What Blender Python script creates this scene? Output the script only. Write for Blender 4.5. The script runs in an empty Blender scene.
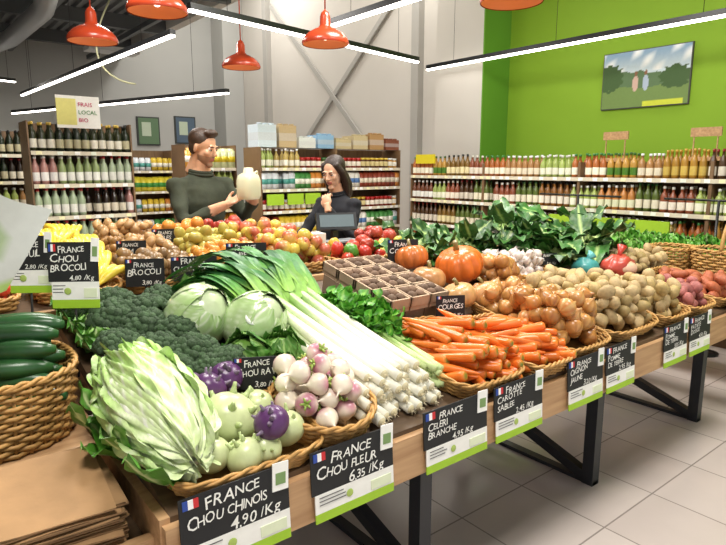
import bpy, math, random
import numpy as np
from mathutils import Vector, Matrix, Euler, noise
random.seed(7); rng=np.random.default_rng(7)
PI=math.pi
def hx(h):
    h=h.lstrip('#'); c=[int(h[i:i+2],16)/255 for i in (0,2,4)]
    return np.array([x/12.92 if x<=.04045 else ((x+.055)/1.055)**2.4 for x in c])
def TRS(loc=(0,0,0),rot=(0,0,0),s=1.0):
    if not hasattr(s,'__len__'): s=(s,s,s)
    return Matrix.Translation(loc)@Euler(rot,'XYZ').to_matrix().to_4x4()@Matrix.Diagonal((s[0],s[1],s[2],1))
def mixc(a,b,t):
    t=np.asarray(t)[...,None]; return a*(1-t)+b*t
def sst(a,b,x):
    t=np.clip((x-a)/(b-a),0,1); return t*t*(3-2*t)

# ---------------------------------------------------------------- materials
def mat(name,col=None,rough=.5,bs=0,bstr=.2,var=0,vs=20,metal=0,emit=0,spec=.5,alpha=1,coat=0):
    m=bpy.data.materials.new(name); m.use_nodes=True
    nt=m.node_tree; b=nt.nodes['Principled BSDF']
    b.inputs['Roughness'].default_value=rough; b.inputs['Metallic'].default_value=metal
    b.inputs['Specular IOR Level'].default_value=spec
    if alpha<1: b.inputs['Alpha'].default_value=alpha
    if coat: b.inputs['Coat Weight'].default_value=coat; b.inputs['Coat Roughness'].default_value=.08
    if col is None:
        a=nt.nodes.new('ShaderNodeAttribute'); a.attribute_name='Col'; src=a.outputs['Color']
    else:
        a=nt.nodes.new('ShaderNodeRGB'); a.outputs[0].default_value=(*col,1); src=a.outputs[0]
    tc=nt.nodes.new('ShaderNodeTexCoord')
    if var:
        n=nt.nodes.new('ShaderNodeTexNoise'); n.inputs['Scale'].default_value=vs; n.inputs['Detail'].default_value=4
        nt.links.new(tc.outputs['Object'],n.inputs['Vector'])
        r=nt.nodes.new('ShaderNodeMapRange'); r.inputs['From Min'].default_value=.25; r.inputs['From Max'].default_value=.75
        r.inputs['To Min'].default_value=1-var; r.inputs['To Max'].default_value=1+var
        nt.links.new(n.outputs['Fac'],r.inputs['Value'])
        mx=nt.nodes.new('ShaderNodeVectorMath'); mx.operation='SCALE'
        nt.links.new(src,mx.inputs[0]); nt.links.new(r.outputs['Result'],mx.inputs['Scale']); src=mx.outputs[0]
    nt.links.new(src,b.inputs['Base Color'])
    if emit:
        nt.links.new(src,b.inputs['Emission Color']); b.inputs['Emission Strength'].default_value=emit
    if bs:
        n2=nt.nodes.new('ShaderNodeTexNoise'); n2.inputs['Scale'].default_value=bs; n2.inputs['Detail'].default_value=3
        nt.links.new(tc.outputs['Object'],n2.inputs['Vector'])
        bp=nt.nodes.new('ShaderNodeBump'); bp.inputs['Strength'].default_value=bstr; bp.inputs['Distance'].default_value=.004
        nt.links.new(n2.outputs['Fac'],bp.inputs['Height']); nt.links.new(bp.outputs['Normal'],b.inputs['Normal'])
    return m
M_leaf=mat('leaf_green',rough=.42,bs=60,bstr=.4,var=.18,vs=30)
M_root=mat('root_skin',rough=.6,bs=90,bstr=.4,var=.2,vs=60)
M_wax=mat('waxy_skin',rough=.3,bs=40,bstr=.1,var=.1,vs=40)
M_wrap=mat('film_wrapped_cabbage',rough=.35,bs=26,bstr=.35,var=.08,vs=25,coat=.8)
M_broc=mat('broccoli_florets',rough=.8,bs=330,bstr=1.0,var=.45,vs=160)
M_wick=mat('wicker_cane',rough=.55,bs=80,bstr=.3,var=.25,vs=45)
M_card=mat('painted_card',rough=.6,var=.04,vs=40)
M_prod=mat('packaging',rough=.3,var=.06,vs=60)
M_cloth=mat('woven_cloth',rough=.9,bs=18,bstr=1.0,var=.3,vs=12)
M_skin=mat('skin',rough=.5,bs=200,bstr=.08,var=.05,vs=50)
M_hair=mat('hair',rough=.5,bs=150,bstr=.7,var=.35,vs=110)
M_steel=mat('dark_steel',hx('2b2d33'),rough=.45,var=.1,vs=9)
M_black=mat('black_plastic',hx('141517'),rough=.35,var=.08,vs=10)
M_kraft=mat('kraft_paper',rough=.75,bs=50,bstr=.3,var=.12,vs=14)
M_red=mat('orange_enamel',hx('a83c20'),rough=.25,var=.04,vs=6)
M_lampin=mat('lamp_inner_glow',hx('e8874c'),rough=.5,emit=.08)
M_tube=mat('led_tube',hx('fff8ee'),emit=9)
M_bulb=mat('bulb',hx('fff0d8'),emit=2.5)
M_plast=mat('clear_plastic',hx('eeeecb'),rough=.2,alpha=.72)

def wood(name,c1,c2,scale=(2,30,30),rough=.5):
    m=bpy.data.materials.new(name); m.use_nodes=True; nt=m.node_tree; b=nt.nodes['Principled BSDF']
    tc=nt.nodes.new('ShaderNodeTexCoord'); mp=nt.nodes.new('ShaderNodeMapping'); mp.inputs['Scale'].default_value=scale
    n=nt.nodes.new('ShaderNodeTexNoise'); n.inputs['Scale'].default_value=1.5; n.inputs['Detail'].default_value=6
    cr=nt.nodes.new('ShaderNodeValToRGB'); cr.color_ramp.elements[0].position=.3; cr.color_ramp.elements[1].position=.7
    cr.color_ramp.elements[0].color=(*c1,1); cr.color_ramp.elements[1].color=(*c2,1)
    nt.links.new(tc.outputs['Object'],mp.inputs[0]); nt.links.new(mp.outputs[0],n.inputs['Vector'])
    nt.links.new(n.outputs['Fac'],cr.inputs[0]); nt.links.new(cr.outputs[0],b.inputs['Base Color']); b.inputs['Roughness'].default_value=rough
    return m
M_wood=wood('beech_wood',hx('a98058'),hx('c9a277'))
M_brown=wood('brown_laminate',hx('6b5138'),hx('86694a'),(20,2,2))
M_deck=wood('display_deck_wood',hx('4b3a2a'),hx('66503a'))

def wallmat(name,c,rough=.8):
    return mat(name,c,rough=rough,bs=60,bstr=.08,var=.03,vs=1.2)
M_green=wallmat('green_paint',hx('85ac28')); M_green_shaded=wallmat('green_paint_shaded',hx('5c911f'))  # second green is the same paint, darkened in colour for the less-lit pilaster side
M_white=wallmat('white_panel_paint',hx('c9c5be')); M_grey=wallmat('grey_panel_paint',hx('b0b1ae'))

# ---------------------------------------------------------------- builder
class MB:
    def __init__(s): s.V=[];s.F=[];s.C=[];s.M=[];s.S=[];s.n=0
    def add(s,T,M=None,col=None,mat=0,tint=None,smooth=True):
        V,F,C=T; V=np.asarray(V,float).reshape(-1,3)
        if M is not None:
            A=np.array(M); V=V@A[:3,:3].T+A[:3,3]
        if col is not None: C=np.tile(np.asarray(col,float),(len(V),1))
        elif C is None: C=np.full((len(V),3),.5)
        else: C=np.asarray(C,float).reshape(-1,3)
        if tint is not None: C=C*np.asarray(tint)
        s.V.append(V); s.C.append(C)
        if isinstance(F,np.ndarray): Fl=(F+s.n).tolist()
        else: Fl=[[i+s.n for i in f] for f in F]
        s.F+=Fl; s.M+=[mat]*len(Fl); s.S+=[smooth]*len(Fl); s.n+=len(V)
    def build(s,name,mats,parent=None,rooted=True):
        V=np.concatenate(s.V); C=np.clip(np.concatenate(s.C),0,1)
        o0=np.zeros(3)
        if rooted and parent is None:
            o0=np.array([(V[:,0].min()+V[:,0].max())/2,(V[:,1].min()+V[:,1].max())/2,V[:,2].min()])
        me=bpy.data.meshes.new(name); me.from_pydata((V-o0).tolist(),[],s.F)
        me.polygons.foreach_set('material_index',s.M); me.polygons.foreach_set('use_smooth',s.S)
        ca=me.color_attributes.new('Col','FLOAT_COLOR','POINT')
        ca.data.foreach_set('color',np.concatenate([C,np.ones((len(C),1))],1).ravel())
        for m in (mats if isinstance(mats,(list,tuple)) else [mats]): me.materials.append(m)
        me.update()
        ob=bpy.data.objects.new(name,me); bpy.context.scene.collection.objects.link(ob); ob.location=o0
        if parent: ob.parent=parent
        return ob
def qf(n,m,closed=True):
    i=np.arange(n-1)[:,None]; j=np.arange(m if closed else m-1)[None,:]; j2=(j+1)%m
    return np.stack([i*m+j,i*m+j2,(i+1)*m+j2,(i+1)*m+j],-1).reshape(-1,4)
def lathe(prof,seg=12,col=None,cf=None,ribs=0,ra=0,warp=None):
    p=np.array(prof,float); n=len(p); th=np.arange(seg)/seg*2*PI
    R=p[:,0][:,None]*(1-ra*(1-np.abs(np.cos(ribs*th/2)))[None,:]) if ribs else np.repeat(p[:,0][:,None],seg,1)
    V=np.stack([R*np.cos(th),R*np.sin(th),np.repeat(p[:,1][:,None],seg,1)],-1)
    T=np.repeat(np.linspace(0,1,n)[:,None],seg,1); TH=np.repeat(th[None,:],n,0)
    if cf is not None: C=cf(T,TH)
    else:
        c=np.array(col,float) if col is not None else np.array([.5,.5,.5])
        C=np.repeat(c[:,None,:],seg,1) if c.ndim==2 else np.tile(c,(n,seg,1))
    V=V.reshape(-1,3)
    if warp: V=warp(V)
    return V,qf(n,seg),C.reshape(-1,3)
def ellip(a,b,c,nu=12,nv=9,col=(.5,.5,.5),cf=None,warp=None):
    t=np.linspace(0,PI,nv); pr=[(math.sin(x)+1e-5,-math.cos(x)) for x in t]
    V,F,C=lathe(pr,nu,col=np.array(col),cf=cf); V=V*np.array([a,b,c])
    if warp: V=warp(V)
    return V,F,C
def lump(k=.12,f=3):
    a=rng.uniform(0,6,9); g=rng.uniform(.6,1.4,9)*f
    def w(V):
        n=V/(np.linalg.norm(V,axis=1,keepdims=True)+1e-9)
        d=np.sin(n[:,0]*g[0]+a[0])*np.sin(n[:,1]*g[1]+a[1])+np.sin(n[:,2]*g[2]+a[2])*np.sin(n[:,0]*g[3]+a[3])+.5*np.sin(n[:,1]*g[4]*2+a[4])
        return V*(1+k*d[:,None]*.6)
    return w
def sweep(path,rad,seg=8,col=(.5,.5,.5),cap=True):
    P=np.array(path,float); n=len(P); R=np.asarray(rad,float)
    if R.ndim==0: R=np.full(n,R)
    c=np.array(col,float)
    if c.ndim==1: c=np.tile(c,(n,1))
    T=np.gradient(P,axis=0); T/=np.linalg.norm(T,axis=1,keepdims=True)+1e-9
    up=np.array([0,0,1.]) if abs(T[0][2])<.9 else np.array([1.,0,0])
    N=np.cross(T[0],up); N/=np.linalg.norm(N); rings=[]; th=np.arange(seg)/seg*2*PI
    for i in range(n):
        N=N-T[i]*np.dot(N,T[i]); N/=np.linalg.norm(N)+1e-9; B=np.cross(T[i],N)
        rings.append(P[i]+R[i]*(np.cos(th)[:,None]*N+np.sin(th)[:,None]*B))
    cols=[np.tile(x,(seg,1)) for x in c]
    if cap:
        rings=[np.tile(P[0],(seg,1))]+rings+[np.tile(P[-1],(seg,1))]; cols=[cols[0]]+cols+[cols[-1]]
    return np.concatenate(rings),qf(len(rings),seg),np.concatenate(cols)
def loft(rings,seg=20,col=(.5,.5,.5)):
    th=np.arange(seg)/seg*2*PI; rr=[rings[0][:3]+(1e-4,1e-4)]+list(rings)+[rings[-1][:3]+(1e-4,1e-4)]
    V=np.concatenate([np.stack([cx+rx*np.cos(th),cy+ry*np.sin(th),np.full(seg,z)],-1) for cx,cy,z,rx,ry in rr])
    return V,qf(len(rr),seg),np.tile(np.array(col,float),(len(V),1))
BF=np.array([[0,3,2,1],[4,5,6,7],[0,1,5,4],[1,2,6,5],[2,3,7,6],[3,0,4,7]])
def box(x0,x1,y0,y1,z0,z1,col=(.5,.5,.5)):
    V=np.array([[x0,y0,z0],[x1,y0,z0],[x1,y1,z0],[x0,y1,z0],[x0,y0,z1],[x1,y0,z1],[x1,y1,z1],[x0,y1,z1]],float)
    return V,BF,np.tile(np.array(col,float),(8,1))
def boxc(cx,cy,cz,sx,sy,sz,col=(.5,.5,.5)): return box(cx-sx/2,cx+sx/2,cy-sy/2,cy+sy/2,cz-sz/2,cz+sz/2,col)
def beam(p,q,w,h,col=(.5,.5,.5)):
    p=Vector(p);q=Vector(q);d=q-p; M=Matrix.Translation((p+q)/2)@d.to_track_quat('X','Z').to_matrix().to_4x4()
    V,F,C=boxc(0,0,0,d.length,w,h,col); A=np.array(M); return V@A[:3,:3].T+A[:3,3],F,C
def simple(name,T,m,bevel=0):
    b=MB(); b.add(T,smooth=False); o=b.build(name,m)
    if bevel:
        md=o.modifiers.new('bevel','BEVEL'); md.width=bevel; md.segments=2
    return o
def leaf(L,W,nu=7,nv=9,curl=.6,ruf=.01,fold=.25,cl=hx('3f7d1e'),cr=hx('cfe0a0'),rib=.12,seed=0,pw=.75,stem=0,fr=16):
    v=np.linspace(0,1,nv)[:,None]; u=np.linspace(-1,1,nu)[None,:]
    w=W*np.power(np.sin(PI*np.clip(np.power(v,pw)*.97+.02,0,1)),.8)
    if stem: w=np.where(v<stem,W*.12,W*np.power(np.sin(PI*np.clip((np.clip((v-stem)/(1-stem),0,1))**pw*.95+.04,0,1)),.7))
    x=u*w; c=max(curl,1e-3) if curl>=0 else min(curl,-1e-3)
    y=L*np.sin(c*v)/c+0*u; z=L*(1-np.cos(c*v))/c+0*u
    z=z+fold*np.abs(x)+ruf*(u**2)*np.sin(v*fr+seed+u*2)+ruf*.4*np.sin(v*fr*1.7+seed*2+u*5)*(np.abs(u)>.2)
    a=np.abs(u)+0*v; t=sst(rib*.5,rib*1.8,a)
    sec=(np.sin((v*1.0-np.abs(u)*.25)*40)>.75)*.25*(1-a*.6)
    C=mixc(cr,cl,np.clip(t-sec*(t>.5),0,1))*(1+.12*np.sin(v*9+seed)[...,None])
    if stem: C=np.where((v<stem)[...,None]+0*C>0,cr,C)
    V=np.stack([x,y,z],-1).reshape(-1,3); return V,qf(nv,nu,False),C.reshape(-1,3)
_txt={}
def text(s,size,align='LEFT'):
    k=(s,size,align)
    if k in _txt: return _txt[k]
    cu=bpy.data.curves.new('t','FONT'); cu.body=s; cu.size=size; cu.resolution_u=2; cu.align_x=align; cu.offset=size*.006
    o=bpy.data.objects.new('t',cu); bpy.context.scene.collection.objects.link(o)
    bpy.context.view_layer.update(); dg=bpy.context.evaluated_depsgraph_get()
    me=bpy.data.meshes.new_from_object(o.evaluated_get(dg))
    V=np.array([v.co[:] for v in me.vertices]).reshape(-1,3); F=[list(p.vertices) for p in me.polygons]
    bpy.data.objects.remove(o); bpy.data.meshes.remove(me); bpy.data.curves.remove(cu)
    V=V[:,[0,2,1]]*np.array([1,1,1.]) ; V[:,1]=0
    _txt[k]=(V,F,None); return _txt[k]
def scribble(s):
    "hand-lettered string: every glyph gets its own tilt, size and baseline"
    Vs=[];Fs=[];n=0;x=0
    for i,ch in enumerate(s):
        if ch==' ': x+=.3; continue
        V,F,_=text(ch,1.0); V=V.copy(); V[:,0]-=V[:,0].min(); w=V[:,0].max()
        k=random.uniform(.88,1.12)*(1.18 if i==0 else 1); V[:,[0,2]]*=k; a=random.uniform(-.16,.10); ca,sa=math.cos(a),math.sin(a)
        X=V[:,0]*ca-V[:,2]*sa+V[:,2]*.12; Z=V[:,0]*sa+V[:,2]*ca+random.uniform(-.05,.05)
        V[:,0]=X+x; V[:,2]=Z; Vs.append(V); Fs+=[[j+n for j in f] for f in F]; n+=len(V); x+=w*k+.06
    return np.concatenate(Vs),Fs,None
def remesh(mb,voxel,it=4,fac=.5):
    o=mb.build('tmp',M_skin,rooted=False)
    r=o.modifiers.new('r','REMESH'); r.mode='VOXEL'; r.voxel_size=voxel
    if it: s=o.modifiers.new('s','SMOOTH'); s.iterations=it; s.factor=fac
    bpy.context.view_layer.update(); dg=bpy.context.evaluated_depsgraph_get()
    me=bpy.data.meshes.new_from_object(o.evaluated_get(dg))
    V=np.empty(len(me.vertices)*3); me.vertices.foreach_get('co',V); V=V.reshape(-1,3)
    F=[list(p.vertices) for p in me.polygons]
    bpy.data.objects.remove(o); bpy.data.meshes.remove(me); return V,F
def surf(y): return .80+.22*(y-1.25) if y<2.4 else 1.045+.035*(y-2.4)
TILT=math.atan(.22)
def tilt(y): return TILT if y<2.4 else math.atan(.035)
def drop(n,r,x0,x1,y0,y1,base,k=14,round_=False,fl=1.0):
    P=[]; cx=(x0+x1)/2; cy=(y0+y1)/2
    for i in range(n):
        best=None
        for _ in range(k):
            if round_:
                a=random.uniform(0,2*PI); q=math.sqrt(random.random()); x=cx+(x1-x0)/2*q*math.cos(a); y=cy+(y1-y0)/2*q*math.sin(a)
            else: x=random.uniform(x0,x1); y=random.uniform(y0,y1)
            z=base(x,y)+r*fl
            if P:
                A=np.array(P); d2=(A[:,0]-x)**2+(A[:,1]-y)**2; m=d2<(1.75*r)**2
                if m.any(): z=max(z,(A[m,2]+fl*np.sqrt((1.75*r)**2-d2[m])*.9).max())
            ex=z+.03*max(abs(x-cx)/(x1-x0+.01),abs(y-cy)/(y1-y0+.01))
            if best is None or ex<best[0]: best=(ex,x,y,z)
        P.append(best[1:])
    return P
RR=lambda a=PI:(random.uniform(-a,a),random.uniform(-a,a),random.uniform(-PI,PI))

# ---------------------------------------------------------------- wicker
def wicker(cx,cy,rx,ry,h,z=None,p=3.0,flare=1.1,rows=8,nst=None,rt=.006,handle=False,name='wicker_basket',tl=None,c=hx('b98d4f')):
    b=MB(); z=surf(cy) if z is None else z; tl=tilt(cy) if tl is None else tl
    M=TRS((cx,cy,z+.004),(tl,0,0))
    per=2*PI*math.sqrt((rx*rx+ry*ry)/2); nst=nst or max(14,int(per/.035))//2*2
    def pt(a,s):
        ca,sa=math.cos(a),math.sin(a); q=(abs(ca)**p+abs(sa)**p)**(-1/p); return np.array([rx*s*q*ca,ry*s*q*sa])
    for r in range(rows):
        f=(r+.5)/rows; s=1+(flare-1)*f; N=nst*2; path=[]
        for k in range(N+1):
            a=2*PI*k/N; off=rt*1.1*(1 if (k//2+r)%2 else -1) if k%2==0 else 0
            q=pt(a,s); nn=q/np.linalg.norm(q); q=q+nn*off; path.append((q[0],q[1],h*f))
        b.add(sweep(path,rt*random.uniform(.9,1.1),5,c*random.uniform(.75,1.15),cap=False),M)
    for k in range(nst):
        a=2*PI*k/nst; p0=pt(a,1); p1=pt(a,flare)
        b.add(sweep([(p0[0],p0[1],0),(p1[0],p1[1],h)],rt*.8,5,c*.8),M)
    for ph in (0,PI):
        path=[]; N=nst*4
        for k in range(N+1):
            a=2*PI*k/N; w=a*nst*.5+ph; q=pt(a,flare); nn=q/np.linalg.norm(q); q=q+nn*rt*.8*math.cos(w)
            path.append((q[0],q[1],h+rt*.8*math.sin(w)))
        b.add(sweep(path,rt*.85,6,c*1.1,cap=False),M)
    th=np.linspace(0,2*PI,33)[:-1]; V=np.array([[*pt(a,1),.004] for a in th]+[[0,0,.004]]); F=[[i,(i+1)%32,32] for i in range(32)]
    b.add((V,F,None),M,col=c*.5)
    if handle:
        path=[(rx*flare*math.cos(a),0,h+ry*1.1*math.sin(a)) for a in np.linspace(0,PI,20)]
        b.add(sweep(path,rt*1.6,6,c),M)
    return b.build(name,M_wick)

# ---------------------------------------------------------------- room
simple('floor',box(-4,6.9,-3.2,13.7,-.06,0),None)
fl=bpy.data.objects['floor']; m=bpy.data.materials.new('floor_tiles'); m.use_nodes=True; nt=m.node_tree; bs=nt.nodes['Principled BSDF']
tc=nt.nodes.new('ShaderNodeTexCoord'); br=nt.nodes.new('ShaderNodeTexBrick'); br.offset=0; br.squash=1
br.inputs['Scale'].default_value=1; br.inputs['Brick Width'].default_value=.45; br.inputs['Row Height'].default_value=.45
br.inputs['Mortar Size'].default_value=.004; br.inputs['Color1'].default_value=(*hx('d6c9c2'),1); br.inputs['Color2'].default_value=(*hx('e0d4cd'),1); br.inputs['Mortar'].default_value=(*hx('a0958e'),1)
nz=nt.nodes.new('ShaderNodeTexNoise'); nz.inputs['Scale'].default_value=5; nz.inputs['Detail'].default_value=6
mx=nt.nodes.new('ShaderNodeMix'); mx.data_type='RGBA'; mx.blend_type='MULTIPLY'; mx.inputs[0].default_value=.12
nt.links.new(tc.outputs['Object'],br.inputs['Vector']); nt.links.new(tc.outputs['Object'],nz.inputs['Vector'])
nt.links.new(br.outputs['Color'],mx.inputs[6]); nt.links.new(nz.outputs['Fac'],mx.inputs[7]); nt.links.new(mx.outputs[2],bs.inputs['Base Color'])
bs.inputs['Roughness'].default_value=.2
bp=nt.nodes.new('ShaderNodeBump'); bp.inputs['Strength'].default_value=.3; bp.inputs['Distance'].default_value=.002; bp.invert=True
nt.links.new(br.outputs['Fac'],bp.inputs['Height']); nt.links.new(bp.outputs['Normal'],bs.inputs['Normal'])
fl.data.materials.clear(); fl.data.materials.append(m)
simple('wall_right_green',box(6.7,6.9,-3.2,5.25,0,6.4),M_green)
simple('wall_right_white',box(6.7,6.9,5.25,13.7,0,6.4),M_white)
b=MB(); b.add(box(6.17,6.7,5.26,6.1,0,6.4),smooth=False); b.add(box(6.17,6.7,5.24,5.26,0,6.4),mat=1,smooth=False); b.build('wall_pilaster',[M_white,M_green_shaded])
simple('wall_back',box(-4,6.7,13.5,13.7,0,6.4),M_grey)
simple('wall_left',box(-4.2,-4,-3.2,13.7,0,6.4),M_white)
b=MB(); b.add(box(-4,6.7,-3.4,-3.2,4.2,6.4),smooth=False); b.add(box(-4,6.7,-3.4,-3.2,0,.4),smooth=False)
for x in (-4,-1.4,1.2,3.8,6.5): b.add(box(x,x+.15,-3.4,-3.2,.4,4.2),smooth=False)
b.build('window_front_storefront',M_grey)
M_ceil=mat('corrugated_ceiling',hx('74787a'),rough=.6,var=.1,vs=2)
CZ=4.1; CX=4.0
b=MB()
xs=np.arange(-4.,CX,.16); prof=[]
for i,x in enumerate(xs): prof+=[(x,CZ),(x+.06,CZ),(x+.08,CZ+.05),(x+.14,CZ+.05)]
V=np.array([(x,y,z) for y in (-3.2,13.5) for x,z in prof]); b.add((V,qf(2,len(prof),False),None),smooth=False)
b.add(box(-4,CX,-3.2,13.5,CZ+.08,CZ+.15),smooth=False); b.add(box(CX,CX+.15,-3.2,13.5,CZ-.15,6.4),mat=1,smooth=False); b.add(box(CX+.15,6.7,-3.2,13.5,6.4,6.5),mat=1,smooth=False)
b.build('ceiling',[M_ceil,M_white])
b=MB()
for y in (1,4.5,8,10.5,12.4): b.add(box(-4,CX,y,y+.12,CZ-.22,CZ),smooth=False)
for x in (0.6,2.0,3.4): b.add(box(x,x+.07,-3,13.4,CZ-.3,CZ-.22),smooth=False)
b.build('ceiling_beams',mat('steel_beam',hx('55585b'),rough=.5))
b=MB(); b.add(sweep([(1.2,13.3,3.55),(1.7,11,3.6),(1.8,9,3.65),(1.4,6,3.65)],.13,14)); b.build('ceiling_duct',mat('duct_metal',hx('9ea1a3'),rough=.35,metal=.4))
b=MB(); t=np.linspace(0,1,16); b.add(sweep([(2.55+.25*x-.35*math.sin(x*PI),8.6,CZ-.25-1.1*math.sin(x*PI*.5)) for x in t],.012,6,hx('c0bf98'))); b.build('hanging_ceiling_cable',M_card)
b=MB(); b.add(beam((6.64,8.2,1.95),(6.64,11.5,4.98),.03,.09),smooth=False); b.add(beam((6.66,10.7,1.8),(6.66,7.1,4.65),.03,.09),smooth=False)
for y in (6.9,11.6): b.add(box(6.58,6.7,y,y+.16,0,6.4),smooth=False)
b.build('wall_bracing_steel',mat('bracing_paint',hx('a9a7a2'),rough=.5))
simple('trim_back_pilaster',box(6.2,6.69,12.9,13.49,0,6.4),M_grey)
simple('ceiling_vent_grille',box(3.0,3.9,11.6,12.0,3.70,3.78,hx('d0d0d0')),M_card)
b=MB(); nu,nv=90,60
u=np.linspace(0,1,nu)[None,:]; v=np.linspace(0,1,nv)[:,None]
C=mixc(hx('cfdfe8'),hx('86a4c0'),sst(.6,1,v)+0*u)
cl=(np.sin(u*13+v*9)+np.sin(u*29-v*17))*.5; C=mixc(C,hx('f5f7f8'),np.clip(cl,0,1)*(v>.62))
hill=.58+.06*np.sin(u*5)+.02*np.sin(u*31); C=np.where((v<hill)[...,None],hx('55714a')+0*C,C)
C=np.where((v<.36+.03*np.sin(u*9))[...,None],hx('6f8a48')+0*C,C)
tr=((u-.08)**2/.03+(v-.55)**2/.06+.3*np.sin(u*60)*np.sin(v*50)<1)|((u-.85)**2/.03+(v-.48)**2/.04+.3*np.sin(u*50)*np.sin(v*60)<1); C=np.where(tr[...,None],hx('3c5a2a')+0*C,C)
for px,cc in ((.4,'c9a99a'),(.52,'a9b8cc')):
    C=np.where((((u-px)/.035)**2+((v-.42)/.14)**2<1)[...,None],hx(cc)+0*C,C); C=np.where((((u-px)/.018)**2+((v-.6)/.045)**2<1)[...,None],hx('8a5a40')+0*C,C)
C=np.where(((v<.1)&(u>.5)&(u<.95))[...,None],hx('c9d23a')+0*C,C)
V=np.stack([np.full((nv,nu),6.672),3.85-.97*u+0*v,2.28+.61*v+0*u],-1)
b.add((V.reshape(-1,3),qf(nv,nu,False),C.reshape(-1,3))); b.add(box(6.675,6.699,2.87,3.86,2.27,2.90,hx('50504a')),smooth=False)
b.build('wall_landscape_picture',M_card)
for x,z0,cc in ((5.2,2.15,'4f6275'),(4.35,2.1,'5d7a5a')):
    b=MB(); b.add(box(x,x+.5,13.46,13.499,z0,z0+.62,hx('3a3f3c')),smooth=False); b.add(box(x+.03,x+.47,13.45,13.46,z0+.03,z0+.59,hx(cc)),smooth=False)
    b.add(box(x+.1,x+.3,13.445,13.45,z0+.2,z0+.5,hx('b9c7b0')),smooth=False); b.build('wall_poster',M_card)

# ---------------------------------------------------------------- lamps
def linear(p,q):
    b=MB(); p=Vector(p);q=Vector(q)
    b.add(beam(p+Vector((0,0,.035)),q+Vector((0,0,.035)),.06,.05),smooth=False); b.add(beam(p,q,.045,.02),mat=1,smooth=False)
    for f in (.12,.5,.88):
        r=p.lerp(q,f); b.add(sweep([r+Vector((0,0,.06)),(r.x,r.y,CZ-.01 if r.x<CX else 6.38)],.003,4))
    b.build('linear_led_lamp',[M_black,M_tube])
linear((5.9,2.0,2.92),(5.9,6.0,2.92)); linear((2.35,6.0,2.9),(2.1,13.0,2.95)); linear((2.1,4.98,2.9),(5.3,5.57,2.9))
linear((3.36,2.4,2.9),(3.36,4.67,2.9)); linear((3.7,7.6,2.6),(1.9,12.9,2.6)); linear((1.0,12.0,3.1),(1.9,12.3,3.1))
for (x,y) in ((2.92,4.17),(1.39,5.25),(2.9,5.63),(1.48,4.02),(3.1,2.43)):
    b=MB(); pr=[(.19,0),(.195,.015),(.185,.045),(.15,.085),(.10,.115),(.06,.13),(.045,.15),(.042,.22),(.03,.25),(.008,.27),(.003,.28)]
    b.add(lathe(pr,32,col=hx('c2431f')),TRS((x,y,2.6)))
    b.add(lathe([(.185,.004),(.16,.05),(.09,.095),(.001,.11)],32,col=hx('ffffff')),TRS((x,y,2.6)),mat=1)
    b.add(ellip(.03,.03,.035,12,8),TRS((x,y,2.67)),mat=2)
    b.add(sweep([(x,y,2.87),(x,y,CZ-.01)],.006,5),mat=0); b.build('pendant_lamp',[M_red,M_lampin,M_bulb,M_black])

# ---------------------------------------------------------------- shelving
def bottle(body,label,cap,h=.27,r=.033,seg=9):
    pr=[(.001,0),(r,.002),(r,h*.12),(r*1.01,h*.13),(r*1.01,h*.42),(r,h*.43),(r,h*.58),(r*.8,h*.68),(r*.4,h*.78),(r*.36,h*.9),(r*.42,h*.905),(r*.42,h),(.001,h)]
    c=[body]*3+[label]*2+[body]*5+[cap]*3; return lathe(pr,seg,col=c)
def jar(body,label,cap,h=.14,r=.038,seg=9):
    pr=[(.001,0),(r,.002),(r,h*.2),(r*1.01,h*.21),(r*1.01,h*.65),(r,h*.66),(r*.9,h*.8),(r*.95,h*.81),(r*.95,h),(.001,h)]
    return lathe(pr,seg,col=[body]*3+[label]*2+[body]*2+[cap]*3)
def carton(c1,c2,w=.075,h=.22):
    V,F,C=box(-w/2,w/2,-w/2,w/2,0,h*.85,c1); V2,F2,C2=box(-w*.505,w*.505,-w*.505,w*.505,h*.3,h*.6,c2)
    V3=np.array([[-w/2,-w/2,h*.85],[w/2,-w/2,h*.85],[w/2,w/2,h*.85],[-w/2,w/2,h*.85],[-w/2,0,h],[w/2,0,h]]); F3=[[0,1,5,4],[3,2,5,4][::-1],[0,4,3],[1,2,5]]
    return np.concatenate([V,V2,V3]),F.tolist()+(F2+8).tolist()+[[i+16 for i in f] for f in F3],np.concatenate([C,C2,np.tile(c1,(6,1))])
H=lambda *a:[hx(x) for x in a]
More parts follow.
